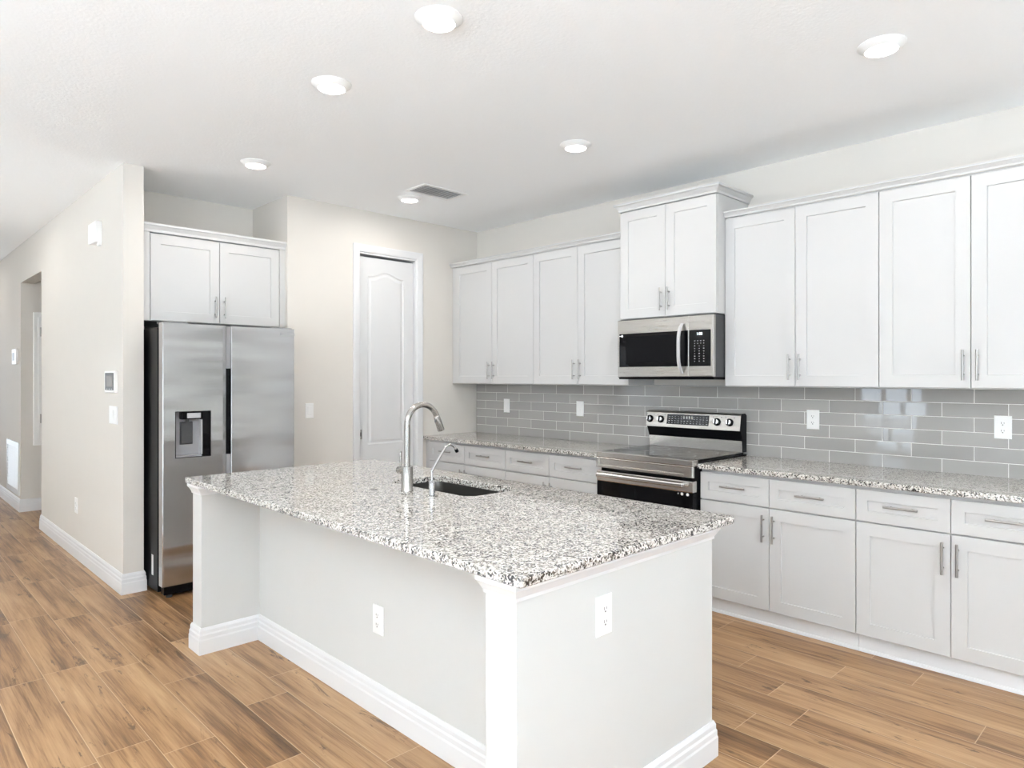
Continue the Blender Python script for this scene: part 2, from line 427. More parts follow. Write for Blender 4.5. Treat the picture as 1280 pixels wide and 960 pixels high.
# windows of the living side: frame, glass and daylight
def window(n, axis, p, a0, a1, z0, z1, face, mullions):
    # face +1/-1: direction into the room along the wall's normal
    T = (lambda a, b, c: (b, a, c)) if axis == 0 else (lambda a, b, c: (a, b, c))
    q = p-face*0.07
    mb = MB(T); w_ = 0.05
    b0, b1 = min(q-0.03, q+0.03), max(q-0.03, q+0.03)
    mb.box(a0, a0+w_, b0, b1, z0, z1); mb.box(a1-w_, a1, b0, b1, z0, z1)
    mb.box(a0+w_, a1-w_, b0, b1, z0, z0+w_); mb.box(a0+w_, a1-w_, b0, b1, z1-w_, z1)
    for k in range(1, mullions+1):
        x = a0+(a1-a0)*k/(mullions+1); mb.box(x-0.03, x+0.03, b0, b1, z0+w_, z1-w_)
    fr = struct(mb.build('window_%d' % n, 'trim'))
    MB(T).box(a0+w_-0.005, a1-w_+0.005, q-0.004, q+0.004, z0+w_-0.005, z1-w_+0.005).build('pane', 'pane', fr)
    loc = ((a0+a1)/2, p-face*0.16, (z0+z1)/2)
    if axis == 0: loc = (loc[1], loc[0], loc[2])
    d = Vector((face, 0, 0)) if axis == 0 else Vector((0, face, 0))
    rot = d.to_track_quat('-Z', 'Z').to_euler()
    portal('daylight_portal', loc, rot, a1-a0, z1-z0)
k = 1
for h in HL: window(k, 0, XL, *h[:2], *h[2:], 1, 1); k += 1
for h in HB: window(k, 1, YR, *h[:2], *h[2:], 1, 1); k += 1
for h in HR: window(k, 0, XA, *h[:2], *h[2:], -1, 1); k += 1
for h in HE: window(k, 1, YE, *h[:2], *h[2:], -1, 0); k += 1

# ------------------------------------------------------------------ pantry door
def pantry_door():
    # casing: ogee-edged flat boards, mitred
    dr = struct(MB().box(0, 0.001, 0, 0.001, 0, 0.001).build('door_1', 'door')) if False else None
    T = faceY(0, YB)
    cas = [(0.0, 0.0), (0.0, 0.016), (0.012, 0.019), (0.05, 0.014), (0.062, 0.010), (0.066, 0.0)]
    mb = MB(T)
    x0, x1, zt = DX0-0.066, DX1+0.066, DZ+0.066
    rings = []
    for (i, w_) in cas:
        rings.append([(x0+i, w_, 0), (x0+i, w_, zt-i), (x1-i, w_, zt-i), (x1-i, w_, 0)])
    R = [[mb.v(*q) for q in r] for r in rings]
    for a, b in zip(R, R[1:]+R[:1]):
        for j in range(3): mb.f([a[j], a[j+1], b[j+1], b[j]])
    mb.f([r[0] for r in R]); mb.f([r[3] for r in R][::-1])
    casing = struct(mb.build('trim_1', 'trim'))
    # jambs and head inside the opening
    jb = MB()
    jb.box(DX0, DX0+0.004, YB+0.0, YB+0.12, 0, DZ); jb.box(DX1-0.006, DX1, YB, YB+0.12, 0, DZ); jb.box(DX0+0.004, DX1-0.006, YB, YB+0.12, DZ-0.012, DZ)
    jb.build('jamb', 'trim', casing)
    # moulded slab
    a0, a1, yf = DX0+0.006, DX1-0.012, YB+0.035
    Td = faceY(0, yf)
    top = DZ-0.03
    p0, p1 = 3.204, 3.581
    m = MB(Td)
    m.box(a0, a1, -0.035, -0.008, 0.008, top)
    m.box(a0, p0, -0.008, 0, 0.008, top); m.box(p1, a1, -0.008, 0, 0.008, top)
    m.box(p0, p1, -0.008, 0, 0.68, 0.868); m.box(p0, p1, -0.008, 0, 0.008, 0.24)
    def arch(i, zlow, zsh, zpk):
        pts = [(p0+i, zlow+i), (p1-i, zlow+i)]
        n = 24
        for k in range(n+1):
            t = k/n; x = (p1-i)+((p0+i)-(p1-i))*t
            s_ = 0.5-0.5*math.cos(2*math.pi*t)
            pts.append((x, zsh-i+(zpk-zsh)*(s_**1.15)))
        return pts
    A = arch(0, 0.868, 2.333, 2.378)
    m.prism([(p1, top), (p0, top)]+[(x, z) for x, z in reversed(A[2:])], 1, -0.008, 0)
    def ring(pts_f):
        for (i0, w0), (i1, w1) in zip([(0, 0), (0.010, -0.0075), (0.022, -0.0075), (0.038, -0.0015)], [(0.010, -0.0075), (0.022, -0.0075), (0.038, -0.0015), None]) if False else []: pass
    st = [(0.0, 0.0), (0.008, -0.0075), (0.020, -0.0075), (0.036, -0.0015)]
    m.loops([[(x, w_, z) for x, z in arch(i, 0.868, 2.333, 2.378)] for i, w_ in st], cap0=False)
    m.rects(p0, p1, 0.24, 0.68, st)
    door = struct(m.build('door_1', 'door'))
    pl = MB(faceY(0, yf))
    pl.rects(3.116, 3.146, 0.92, 1.003, [(0.0, 0.0), (0.0, 0.003), (0.003, 0.003), (0.004, 0.001), (0.006, 0.001)])
    pull = pl.build('flush_pull', 'pull', door)
    MB(faceY(0, yf)).box(3.127, 3.136, 0.0012, 0.0035, 0.945, 0.978).build('latch_slot', 'slot', pull)
pantry_door()

# ------------------------------------------------------------------ cabinets
def shaker(mb, u0, u1, z0, z1, w0, st=0.067, t=0.02, rail=None):
    mb.rects(u0, u1, z0, z1, [(0, w0), (0, w0+t-0.002), (0.002, w0+t)] + [(st, w0+t), (st+0.002, w0+t-0.008)])
def pull(T, u, z, w0, vertical, parent, ln=0.157):
    mb = MB(T); so = 0.030; r = 0.0058; h = ln/2
    if vertical:
        mb.tube([(u, w0+so, z-h), (u, w0+so, z+h)], r, 14)
        for s_ in (-0.048, 0.048): mb.tube([(u, w0, z+s_), (u, w0+so, z+s_)], 0.0045, 10)
    else:
        mb.tube([(u-h, w0+so, z), (u+h, w0+so, z)], r, 14)
        for s_ in (-0.048, 0.048): mb.tube([(u+s_, w0, z), (u+s_, w0+so, z)], 0.0045, 10)
    return mb.build('handle', 'pull', parent, smooth=True)
GAP = 0.0016
def upper_cabinet(Ya, Yb, seam, z0, z1, Xf, label, group, fill=0.0, crown=None):
    # Ya > Yb: from the viewer's left to right
    root = thing('wall_cabinet', (XA-0.16, (Ya+Yb)/2, z0), label, 'cabinet', group)
    T = faceX(Xf+0.02, Ya); W = Ya-Yb
    MB(T).box(0.0005, W-0.0005, -(XA-Xf-0.02)+0.001, 0, z0, z1).build('carcass', 'cab', root, bevel=0.001)
    if fill:
        MB(T).box(0.001, fill-0.002, 0, 0.006, z0+0.002, z1-0.002).build('filler_strip', 'cab', root)
    s_ = Ya-seam
    for k, (u0, u1) in enumerate(((fill, s_), (s_, W))):
        mb = MB(T); shaker(mb, u0+GAP, u1-GAP, z0+0.003, z1-0.012, 0.001)
        d = mb.build('door', 'cab', root)
        pull(T, s_-0.031 if k == 0 else s_+0.031, z0+0.121, 0.021, True, d)
    return root
ZU0, ZU1 = 1.394, 2.500
XU = 4.107
gU = 'wall cabinets along the kitchen wall'
upper_cabinet(YB-0.001, 3.970, 4.4886, ZU0, ZU1, XU, 'white shaker wall cabinet with two doors filling the corner beside the pantry wall', gU, fill=0.055)
upper_cabinet(3.970, 2.990, 3.485, ZU0, ZU1, XU, 'white shaker wall cabinet between the corner cabinet and the taller cabinet over the microwave', gU)
mc = upper_cabinet(2.989, 2.222, 2.606, 1.870, 2.655, 4.0, 'short raised white shaker cabinet mounted above the microwave', gU)
upper_cabinet(2.221, 1.289, 1.7577, ZU0, ZU1, XU, 'white two-door wall cabinet just right of the microwave', gU)
upper_cabinet(1.288, 0.418, 0.8535, ZU0, ZU1, XU, 'white two-door wall cabinet at the right edge of the photo above the rightmost tile outlet', gU)
CR = [(0, 0), (0.006, 0), (0.008, 0.010), (0.020, 0.024), (0.026, 0.028), (0.026, 0.038), (0, 0.038)]
def crown(prof, path, zb): return MB().sweep([(o_, z+zb) for o_, z in prof], path)
tag(crown(CR, [(XU, 2.9915), (XU, YB-0.001)], 2.4985).build('crown_molding', 'cab'), 'white crown moulding along the tops of the corner wall cabinets left of the microwave', 'moulding', 'crown mouldings on the wall cabinets')
tag(crown(CR, [(XU, 0.418), (XU, 2.2205)], 2.4985).build('crown_molding', 'cab'), 'white crown moulding along the tops of the wall cabinets right of the microwave', 'moulding', 'crown mouldings on the wall cabinets')
CR2 = [(0, 0), (0.008, 0), (0.010, 0.014), (0.026, 0.036), (0.036, 0.042), (0.036, 0.056), (0, 0.056)]
crown(CR2, [(XA-0.001, 2.222), (4.0, 2.222), (4.0, 2.989), (XA-0.001, 2.989)], 2.648).build('crown', 'cab', mc)
MB().box(4.0, XA-0.001, 2.222, 2.989, 2.695, 2.7035).build('top_panel', 'cab', mc)

def base_cabinet(Ya, Yb, seam, label, group, fill=0.0):
    root = thing('base_cabinet', (XA-0.3, (Ya+Yb)/2, 0), label, 'cabinet', group)
    XF = 3.795; T = faceX(XF+0.02, Ya); W = Ya-Yb
    MB(T).box(0.0005, W-0.0005, -(XA-XF-0.02)+0.001, 0, 0.100, 0.8835).build('carcass', 'cab', root, bevel=0.001)
    XT = 3.839
    mb = MB(faceX(XT, Ya)); mb.box(0.0005, W-0.0005, -(XA-XT)+0.3, 0, 0.0005, 0.0995)
    mb.prism([(0, 0.0005), (0.016, 0.0005), (0.014, 0.009), (0.008, 0.016), (0, 0.018)], 0, 0.0005, W-0.0005) if False else None
    tk = mb.build('toe_kick', 'trim', root)
    MB(faceX(XT, Ya)).prism([(0.0, 0.0005), (0.012, 0.0005), (0.0105, 0.009), (0.006, 0.015), (0.0, 0.017)], 0, 0.0005, W-0.0005).build('shoe_molding', 'trim', root)
    if fill: MB(T).box(0.001, fill-0.002, 0, 0.006, 0.102, 0.878).build('filler_strip', 'cab', root)
    s_ = Ya-seam
    for k, (u0, u1) in enumerate(((fill, s_), (s_, W))):
        mb = MB(T); shaker(mb, u0+GAP, u1-GAP, 0.699, 0.864, 0.001, st=0.055)
        d = mb.build('drawer', 'cab', root)
        pull(T, (u0+u1)/2, 0.789, 0.013 if False else 0.013, False, d)
        mb = MB(T); shaker(mb, u0+GAP, u1-GAP, 0.100, 0.692, 0.001)
        d = mb.build('door', 'cab', root)
        pull(T, s_-0.031 if k == 0 else s_+0.031, 0.577, 0.021, True, d)
    return root
gB = 'base cabinets along the kitchen wall'
base_cabinet(YB-0.001, 3.985, 4.499, 'white base cabinet with two drawers tucked in the corner by the pantry wall', gB, fill=0.055)
base_cabinet(3.984, 2.990, 3.505, 'white base cabinet with two drawers directly left of the range', gB)
base_cabinet(2.2195, 1.3031, 1.7756, 'white base cabinet with two drawers and two doors directly right of the range', gB)
base_cabinet(1.302, 0.430, 0.8706, 'white base cabinet with two drawers at the right edge, second right of the range', gB)

# ------------------------------------------------------------------ countertops and backsplash
tag(MB().box(3.767, XA-0.0006, 2.9865, YB-0.0006, 0.884, 0.914).build('countertop', 'granite', bevel=0.004, seg=3), 'grey speckled granite countertop in the corner left of the range', 'countertop', 'granite countertops')
tag(MB().box(3.767, XA-0.0006, 0.405, 2.2235, 0.884, 0.914).build('countertop', 'granite', bevel=0.004, seg=3), 'grey speckled granite countertop running right from the range', 'countertop', 'granite countertops')
bs = MB(); TX = XA-0.008
bs.box(TX, XA-0.0006, 0.405, YB-0.001, 0.9145, ZU0-0.0005)
tag(bs.build('tile_backsplash', 'tile'), 'glossy grey subway tile backsplash between the countertops and the wall cabinets', 'backsplash')

# ------------------------------------------------------------------ island
IX0, IX1, IY0, IY1, IXR, IW0, IW1 = 1.3065, 2.363, 1.330, 3.809, 1.620, 1.455, 3.684
isl = thing('kitchen_island', ((IX0+IX1)/2, (IY0+IY1)/2, 0), 'long pale grey kitchen island with white baseboard and end walls under the granite top', 'island')
MB().box(IXR, IXR+0.115, IW0, IW1, 0, 0.883).build('knee_wall', 'island', isl)
MB().box(IX0, IX1, IY0, IW0, 0, 0.883).build('end_wall', 'island', isl, bevel=0.003)
MB().box(IX0, IX1, IW1, IY1, 0, 0.883).build('end_wall', 'island', isl, bevel=0.003)
MB().sweep(BB, [(IX1, IW0), (IX1, IY0), (IX0, IY0), (IX0, IW0), (IXR, IW0), (IXR, IW1), (IX0, IW1), (IX0, IY1), (IX1, IY1), (IX1, IW1)]).build('baseboard', 'trim', isl)
CI = [(0, 0), (0.005, 0), (0.006, 0.010), (0.017, 0.030), (0.022, 0.036), (0.022, 0.050), (0, 0.050)]
CI = [(o_, z+0.833) for o_, z in CI]
MB().sweep(CI, [(IX1, IW0), (IX1, IY0), (IX0, IY0), (IX0, IW0), (IXR, IW0)]).build('cornice', 'trim', isl)
MB().sweep(CI, [(IXR, IW1), (IX0, IW1), (IX0, IY1), (IX1, IY1), (IX1, IW1)]).build('cornice', 'trim', isl)
# cabinet fronts on the working side
MB().box(IX1-0.03, IX1-0.002, IW0, IW1, 0.10, 0.60).build('cabinet_side', 'cab', isl)
for k in range(4):
    y0 = IW0+k*(IW1-IW0)/4; y1 = y0+(IW1-IW0)/4
    mb = MB(lambda u, w_, z: (IX1+w_-0.002, u, z)); shaker(mb, y0+GAP, y1-GAP, 0.105, 0.875, 0.0)
    d = mb.build('door', 'cab', isl)

def rounded(x0, x1, y0, y1, r, n=6):
    pts = []
    for cx, cy, a in ((x1-r, y1-r, 0), (x0+r, y1-r, 90), (x0+r, y0+r, 180), (x1-r, y0+r, 270)):
        for k in range(n+1):
            t = math.radians(a+90*k/n); pts.append((cx+r*math.cos(t), cy+r*math.sin(t)))
    return pts
CX0, CX1, CY0, CY1 = 1.278, 2.455, 1.284, 3.850
SX0, SX1, SY0, SY1 = 1.982, 2.302, 2.318, 2.965
def island_top():
    bm = bmesh.new()
    def ring(pts, z): return [bm.verts.new((x, y, z)) for x, y in pts]
    out = rounded(CX0, CX1, CY0, CY1, 0.012, 4); hole = rounded(SX0, SX1, SY0, SY1, 0.06, 8)
    e = 0.004
    outs = rounded(CX0+e, CX1-e, CY0+e, CY1-e, 0.010, 4)
    z0, z1 = 0.884, 0.914
    A0, A1, A2, A3 = ring(outs, z0), ring(out, z0+e), ring(out, z1-e), ring(outs, z1)
    h2 = rounded(SX0-0.003, SX1+0.003, SY0-0.003, SY1+0.003, 0.063, 8)
    B0, B1, B2 = ring(hole, z0), ring(hole, z1-0.003), ring(h2, z1)
    def br(a, b):
        n = len(a)
        for i in range(n): bm.faces.new([a[i], a[(i+1) % n], b[(i+1) % n], b[i]])
    br(A0, A1); br(A1, A2); br(A2, A3); br(B0, B1); br(B1, B2)
    for a, b in ((A3, B2), (A0, B0)):
        ed = []
        for r in (a, b):
            for i in range(len(r)):
                q = bm.edges.get((r[i], r[(i+1) % len(r)])); ed.append(q)
        bmesh.ops.triangle_fill(bm, use_beauty=True, use_dissolve=False, edges=ed)
    bmesh.ops.recalc_face_normals(bm, faces=bm.faces)
    me = bpy.data.meshes.new('countertop'); bm.to_mesh(me); bm.free(); me.materials.append(MT['granite'])
    o = bpy.data.objects.new('countertop', me); C.objects.link(o)
    return tag(o, 'large grey speckled granite countertop with a sink cutout on the island', 'countertop', 'granite countertops')
island_top()

# sink
sk = thing('sink', ((SX0+SX1)/2, (SY0+SY1)/2, 0.68), 'stainless undermount sink basin set into the island countertop', 'sink')
rg = []
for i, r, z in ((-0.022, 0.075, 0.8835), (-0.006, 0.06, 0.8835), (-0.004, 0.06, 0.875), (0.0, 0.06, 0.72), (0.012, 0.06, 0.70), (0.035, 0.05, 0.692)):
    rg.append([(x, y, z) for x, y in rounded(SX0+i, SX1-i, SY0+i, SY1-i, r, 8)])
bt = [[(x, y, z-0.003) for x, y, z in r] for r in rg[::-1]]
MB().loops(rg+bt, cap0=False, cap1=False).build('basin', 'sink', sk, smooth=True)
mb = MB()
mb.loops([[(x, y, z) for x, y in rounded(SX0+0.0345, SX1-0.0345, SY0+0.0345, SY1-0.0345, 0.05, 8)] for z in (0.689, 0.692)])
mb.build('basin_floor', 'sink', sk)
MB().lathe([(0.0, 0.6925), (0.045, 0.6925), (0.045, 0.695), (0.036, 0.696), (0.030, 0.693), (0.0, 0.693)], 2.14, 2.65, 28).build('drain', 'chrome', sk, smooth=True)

# faucet
fx, fy = 1.876, 2.643
fa = thing('faucet', (fx, fy, 0.914), 'brushed nickel gooseneck pull-down faucet beside the island sink', 'faucet')
MB().lathe([(0.0, 0.9141), (0.0285, 0.9141), (0.0285, 0.920), (0.0272, 0.922), (0.0272, 1.0305), (0.0262, 1.0315), (0.0, 1.0315)], fx, fy, 32).build('base', 'nickel', fa, smooth=True)
R = 0.090; zc_ = 1.2305; pts = [(fx, fy, 1.0300), (fx, fy, 1.15), (fx, fy, zc_)]
for k in range(1, 25):
    t = math.radians(180-158*k/24); pts.append((fx+R+R*math.cos(t), fy, zc_+R*math.sin(t)))
a = math.radians(22); ex, ez = fx+R+R*math.cos(a), zc_+R*math.sin(a)
MB().tube(pts, 0.0142, 20).build('spout', 'nickel', fa, smooth=True)
dx, dz = math.sin(a), -math.cos(a)
P = lambda s_: (ex+dx*s_, fy, ez+dz*s_)
sh = MB().tube([P(0.0), P(0.001), P(0.003), P(0.02), P(0.075), P(0.079)], [0.0142, 0.0150, 0.0156, 0.0160, 0.0178, 0.0165], 20).build('spray_head', 'nickel', fa, smooth=True)
q = P(0.018)
MB().tube([(q[0]-0.0135, fy-0.004, q[2]-0.004), (q[0]-0.0195, fy-0.006, q[2]-0.014)], [0.006, 0.004], 12).build('spray_button', 'dark', sh, smooth=True)
MB().tube([(fx, fy+0.02, 1.0085), (fx, fy+0.066, 1.0085), (fx, fy+0.070, 1.0085)], [0.0180, 0.0180, 0.016], 24).build('valve_body', 'nickel', fa, smooth=True)
MB().tube([(fx, fy+0.055, 1.022), (fx, fy+0.056, 1.101), (fx, fy+0.056, 1.103)], [0.0048, 0.0055, 0.004], 14).build('lever', 'nickel', fa, smooth=True)
# small filtered-water tap
tx, ty = 1.880, 2.457
tp = thing('water_tap', (tx, ty, 0.914), 'small chrome filtered-water tap with thin bent spout beside the island sink', 'faucet')
MB().lathe([(0.0, 0.9141), (0.028, 0.9141), (0.028, 0.917), (0.020, 0.9195), (0.0, 0.9195)], tx, ty, 28).build('flange', 'nickel', tp, smooth=True)
MB().lathe([(0.0, 0.919), (0.0148, 0.919), (0.0148, 0.976), (0.0125, 0.979), (0.0125, 0.982), (0.0075, 0.984), (0.0, 0.984)], tx, ty, 28).build('base', 'chrome', tp, smooth=True)
pts = [(tx, ty, 0.98), (tx, ty, 1.022), (tx+0.006, ty, 1.036), (tx+0.066, ty, 1.115), (tx+0.082, ty, 1.131), (tx+0.098, ty, 1.139), (tx+0.114, ty, 1.138), (tx+0.130, ty, 1.128), (tx+0.141, ty, 1.114)]
def smoothpath(p, n=6):
    out = []
    for i in range(len(p)-1):
        p0, p1, p2, p3 = (Vector(p[max(i-1, 0)]), Vector(p[i]), Vector(p[i+1]), Vector(p[min(i+2, len(p)-1)]))
        for k in range(n):
            t = k/n
            out.append(tuple(0.5*((2*p1)+(p2-p0)*t+(2*p0-5*p1+4*p2-p3)*t*t+(3*p1-p0-3*p2+p3)*t**3)))
    out.append(tuple(p[-1])); return out
MB().tube(smoothpath(pts), 0.0060, 16).build('spout', 'chrome', tp, smooth=True)
MB().tube([(tx+0.1395, ty, 1.1162), (tx+0.148, ty, 1.1035)], [0.0082, 0.0086], 16).build('spout_tip', 'black', tp, smooth=True)
# flush button left of the faucet
ab = thing('air_switch', (1.800, 2.800, 0.914), 'tiny round flush button in the island countertop left of the faucet', 'switch')
ab.location = (1.787, 2.79, 0.914); ab['_w'] = (1.787, 2.79, 0.914)
MB().lathe([(0.0, 0.9141), (0.017, 0.9141), (0.017, 0.9155), (0.0135, 0.9158), (0.013, 0.9152), (0.0, 0.9152)], 1.787, 2.79, 24).build('button', 'nickel', ab, smooth=True)

# ------------------------------------------------------------------ range
RY0, RY1 = 2.9855, 2.2245     # left, right as seen
rng = thing('range', (4.08, (RY0+RY1)/2, 0), 'stainless electric range with black glass cooktop and rear knob panel', 'range')
T = faceX(3.720, RY0); W = RY0-RY1
MB().box(3.775, 4.418, RY1+0.002, RY0-0.002, 0.05, 0.922).build('body', 'black', rng)
for (x, y) in ((3.82, RY0-0.05), (3.82, RY1+0.05), (4.36, RY0-0.05), (4.36, RY1+0.05)):
    MB().cyl((x, y, 0.0005), (x, y, 0.0495), 0.018).build('foot', 'dark', rng)
# front apron with its pressed oblong
mb = MB(T)
mb.box(0, W, -0.055, -0.012, 0.829, 0.9255)
def pressed(mb, u0, u1, z0, z1, hu0, hu1, hz0, hz1, w1, dep):
    o0 = [(u0, w1-0.02, z0), (u1, w1-0.02, z0), (u1, w1-0.02, z1), (u0, w1-0.02, z1)]
    e = 0.004
    o1 = [(u0, w1-e, z0), (u1, w1-e, z0), (u1, w1-e, z1), (u0, w1-e, z1)]
    o2 = [(u0+e, w1, z0+e), (u1-e, w1, z0+e), (u1-e, w1, z1-e), (u0+e, w1, z1-e)]
    i0 = [(hu0, w1, hz0), (hu1, w1, hz0), (hu1, w1, hz1), (hu0, w1, hz1)]
    d = 0.005
    i1 = [(hu0+d, w1-dep, hz0+d), (hu1-d, w1-dep, hz0+d), (hu1-d, w1-dep, hz1-d), (hu0+d, w1-dep, hz1-d)]
    mb.loops([o0, o1, o2, i0, i1])
mb = MB(T); pressed(mb, 0.0, W, 0.829, 0.898, 0.022, W-0.062, 0.844, 0.892, 0.006, 0.012)
ap = mb.build('front_apron', 'steel', rng)
mb = MB(T); mb.box(0.002, W-0.002, -0.055, -0.014, 0.829, 0.899); mb.build('apron_backing', 'black', rng)
# cooktop
mb = MB(T); mb.box(0.0, W, -0.06, 0.004, 0.8995, 0.9375); mb.build('cooktop_trim', 'steel', rng, bevel=0.003)
MB(T).box(0.003, W-0.003, -0.655, -0.0605, 0.9235, 0.9375).build('cooktop', 'glass', rng, bevel=0.002)
for (u, w_, r) in ((0.20, -0.20, 0.115), (0.56, -0.20, 0.09), (0.20, -0.47, 0.08), (0.56, -0.47, 0.10)):
    c = T(u, w_, 0)
    MB().lathe([(r, 0.93755), (r, 0.9379), (r-0.0025, 0.9379), (r-0.0025, 0.93755)] + [(r, 0.93755)], c[0], c[1], 48).build('burner_ring', 'dark', rng) if False else None
    mbr = MB(); n = 48
    a0 = [mbr.v(c[0]+r*math.cos(2*math.pi*k/n), c[1]+r*math.sin(2*math.pi*k/n), 0.9378) for k in range(n)]
    a1 = [mbr.v(c[0]+(r-0.003)*math.cos(2*math.pi*k/n), c[1]+(r-0.003)*math.sin(2*math.pi*k/n), 0.9378) for k in range(n)]
    for k in range(n): mbr.f([a0[k], a0[(k+1) % n], a1[(k+1) % n], a1[k]])
    mbr.build('burner_ring', 'dark', rng)
# oven door
od = MB(T).box(0.004, W-0.004, -0.05, -0.001, 0.215, 0.7345).build('oven_door', 'glass', rng, bevel=0.004)
MB(T).box(0.002, W-0.002, -0.05, 0.002, 0.735, 0.807).build('top_band', 'steel', od, bevel=0.006)
mb = MB(T)
mb.box(0.03, W-0.05, 0.030, 0.050, 0.768, 0.797)
mb.box(0.03, 0.055, 0.001, 0.032, 0.770, 0.795); mb.box(W-0.075, W-0.05, 0.001, 0.032, 0.770, 0.795)
mb.build('handle', 'steel', od, bevel=0.007, seg=3)
for u, m_, r in ((0.655, 'faint', 0.005), (0.682, 'white', 0.0095), (0.722, 'white', 0.0095)):
    c = (u, 0.0, 0.7225)
    mb = MB(T); mb.prism([(u+r*math.cos(t*math.pi/8), 0.7225+r*math.sin(t*math.pi/8)) for t in range(16)], 1, -0.001, 0.0006)
    mb.build('sticker', m_, od)
MB(T).box(0.004, W-0.004, -0.05, 0.0, 0.06, 0.209).build('storage_drawer', 'steel', rng, bevel=0.004)
# rear control panel
prof = [(4.362, 0.938), (4.356, 1.018), (4.330, 1.084), (4.318, 1.088), (4.336, 1.190), (4.345, 1.203), (4.40, 1.204), (4.418, 1.19), (4.418, 0.938)]
MB().prism(prof, 1, RY1+0.001-0.0, RY0-0.03+0.03-0.001).build('control_housing', 'black', rng, bevel=0.002)
bgd = MB(); BY0, BY1 = RY0-0.001, RY1+0.001
bgd.prism([(4.3615, 0.939), (4.3555, 1.016), (4.3535, 1.016), (4.3595, 0.939)], 1, BY1+0.003, BY0-0.003)
bgd.build('riser', 'steel', rng)
# sloped face
fc = [(4.3165, 1.0865), (4.3345, 1.1905), (4.342, 1.2035), (4.375, 1.2055), (4.375, 1.204), (4.3455, 1.2025), (4.3365, 1.190), (4.3185, 1.0865)]
face = MB().prism(fc, 1, BY1, BY0).build('control_panel', 'steel_darkened', rng)
sl = (4.3345-4.3165)/(1.1905-1.0865)
def onface(z, out=0.0): return 4.3165+(z-1.0865)*sl-out
dp = MB(); y0, y1 = 2.805, 2.462
dp.prism([(onface(1.109, 0.0015), 1.109), (onface(1.182, 0.0015), 1.182), (onface(1.182, -0.001), 1.182), (onface(1.109, -0.001), 1.109)], 1, y1, y0)
disp = dp.build('display', 'glass', face)
mk = MB(); random.seed(3)
for r_ in range(4):
    z = 1.118+r_*0.015
    for c_ in range(13):
        if 5 <= c_ <= 7 and r_ in (2, 3): continue
        yy = 2.790-c_*0.0255; ww = random.uniform(0.006, 0.014)
        mk.box(onface(z, 0.0019), onface(z, 0.0014), yy-ww, yy, z, z+0.0035)
mk.build('display_marks', 'faint', disp)
mk = MB()
for c_ in range(4):
    yy = 2.668-c_*0.022
    mk.box(onface(1.150, 0.0021), onface(1.150, 0.0015), yy-0.014, yy, 1.150, 1.172)
mk.build('display_digits', 'faint', disp)
for y in (2.952, 2.857, 2.398, 2.303):
    z = 1.141; n_ = Vector((-1, 0, -0.0)); nrm = Vector((-1, 0, sl)).normalized()
    c = Vector((onface(z), y, z))
    kb = MB().tube([c+nrm*0.0002, c+nrm*0.010, c+nrm*0.012], [0.0275, 0.0265, 0.024], 28).build('knob', 'glass', face, smooth=True)
    mb = MB().tube([c+nrm*0.0115, c+nrm*0.026, c+nrm*0.028], [0.020, 0.0185, 0.0165], 28)
    mb.build('knob_cap', 'chrome', kb, smooth=True)
    up = Vector((sl, 0, 1)).normalized()
    mb = MB(); rgs = []
    for s_, h_ in ((0.0265, 0.0045), (0.034, 0.0035)):
        rgs.append([tuple(c+nrm*s_+up*a_*0.0205+Vector((0, 1, 0))*b_*h_) for a_, b_ in ((-1, -1), (1, -1), (1, 1), (-1, 1))])
    mb.loops(rgs); mb.build('knob_grip', 'black', kb)
for y in (2.905, 2.35):
    pass
for y in (2.952, 2.857, 2.398, 2.303):
    for t in (-0.9, 0.9):
        z = 1.174; yy = y-0.034*t
        MB().box(onface(z, 0.0005), onface(z, -0.0005), yy-0.003, yy+0.003, z-0.003, z+0.003).build('knob_mark', 'dark', face)

# ------------------------------------------------------------------ microwave
MY0, MY1 = 2.9865, 2.2245
mw = thing('microwave', (4.2, (MY0+MY1)/2, 1.45), 'stainless over-range microwave with black window under the short raised cabinet', 'microwave')
T = faceX(3.965, MY0); W = MY0-MY1
MB().box(3.995, 4.425, MY1+0.001, MY0-0.001, 1.455, 1.866).build('body', 'dark', mw, bevel=0.003)
MB(T).prism([(-0.03, 1.4545), (-0.004, 1.4545), (-0.018, 1.440), (-0.40, 1.436), (-0.44, 1.4545)], 0, 0.004, W-0.004).build('underside', 'black', mw)
us = MY0-2.405
def plate_with_hole(mb, u0, u1, z0, z1, h, w0, w1, dep):
    o0 = [(u0, w0, z0), (u1, w0, z0), (u1, w0, z1), (u0, w0, z1)]
    e = 0.003
    o1 = [(u0, w1-e, z0), (u1, w1-e, z0), (u1, w1-e, z1), (u0, w1-e, z1)]
    o2 = [(u0+e, w1, z0+e), (u1-e, w1, z0+e), (u1-e, w1, z1-e), (u0+e, w1, z1-e)]
    i0 = [(h[0], w1, h[2]), (h[1], w1, h[2]), (h[1], w1, h[3]), (h[0], w1, h[3])]
    i1 = [(a_, w1-dep, c_) for a_, b_, c_ in i0]
    mb.loops([o0, o1, o2, i0, i1])
mb = MB(T); plate_with_hole(mb, 0.0, us-0.001, 1.4565, 1.860, (0.0155, us-0.004, 1.526, 1.764), -0.028, 0.0, 0.004)
md = mb.build('door', 'steel_darkened', mw)
MB(T).rects(0.0155, us-0.004, 1.526, 1.764, [(0, -0.0039), (0, -0.002), (0.002, -0.0012)]).build('window', 'glass', md)
MB(T).rects(0.075, us-0.075, 1.556, 1.742, [(0, -0.0012), (0.001, -0.0009), (0.004, -0.0009)]).build('window_screen', 'black', md)
mb = MB(T); plate_with_hole(mb, us+0.001, W, 1.4565, 1.860, (us+0.003, W-0.018, 1.526, 1.764), -0.028, 0.0, 0.004)
cp = mb.build('control_panel', 'steel_darkened', mw)
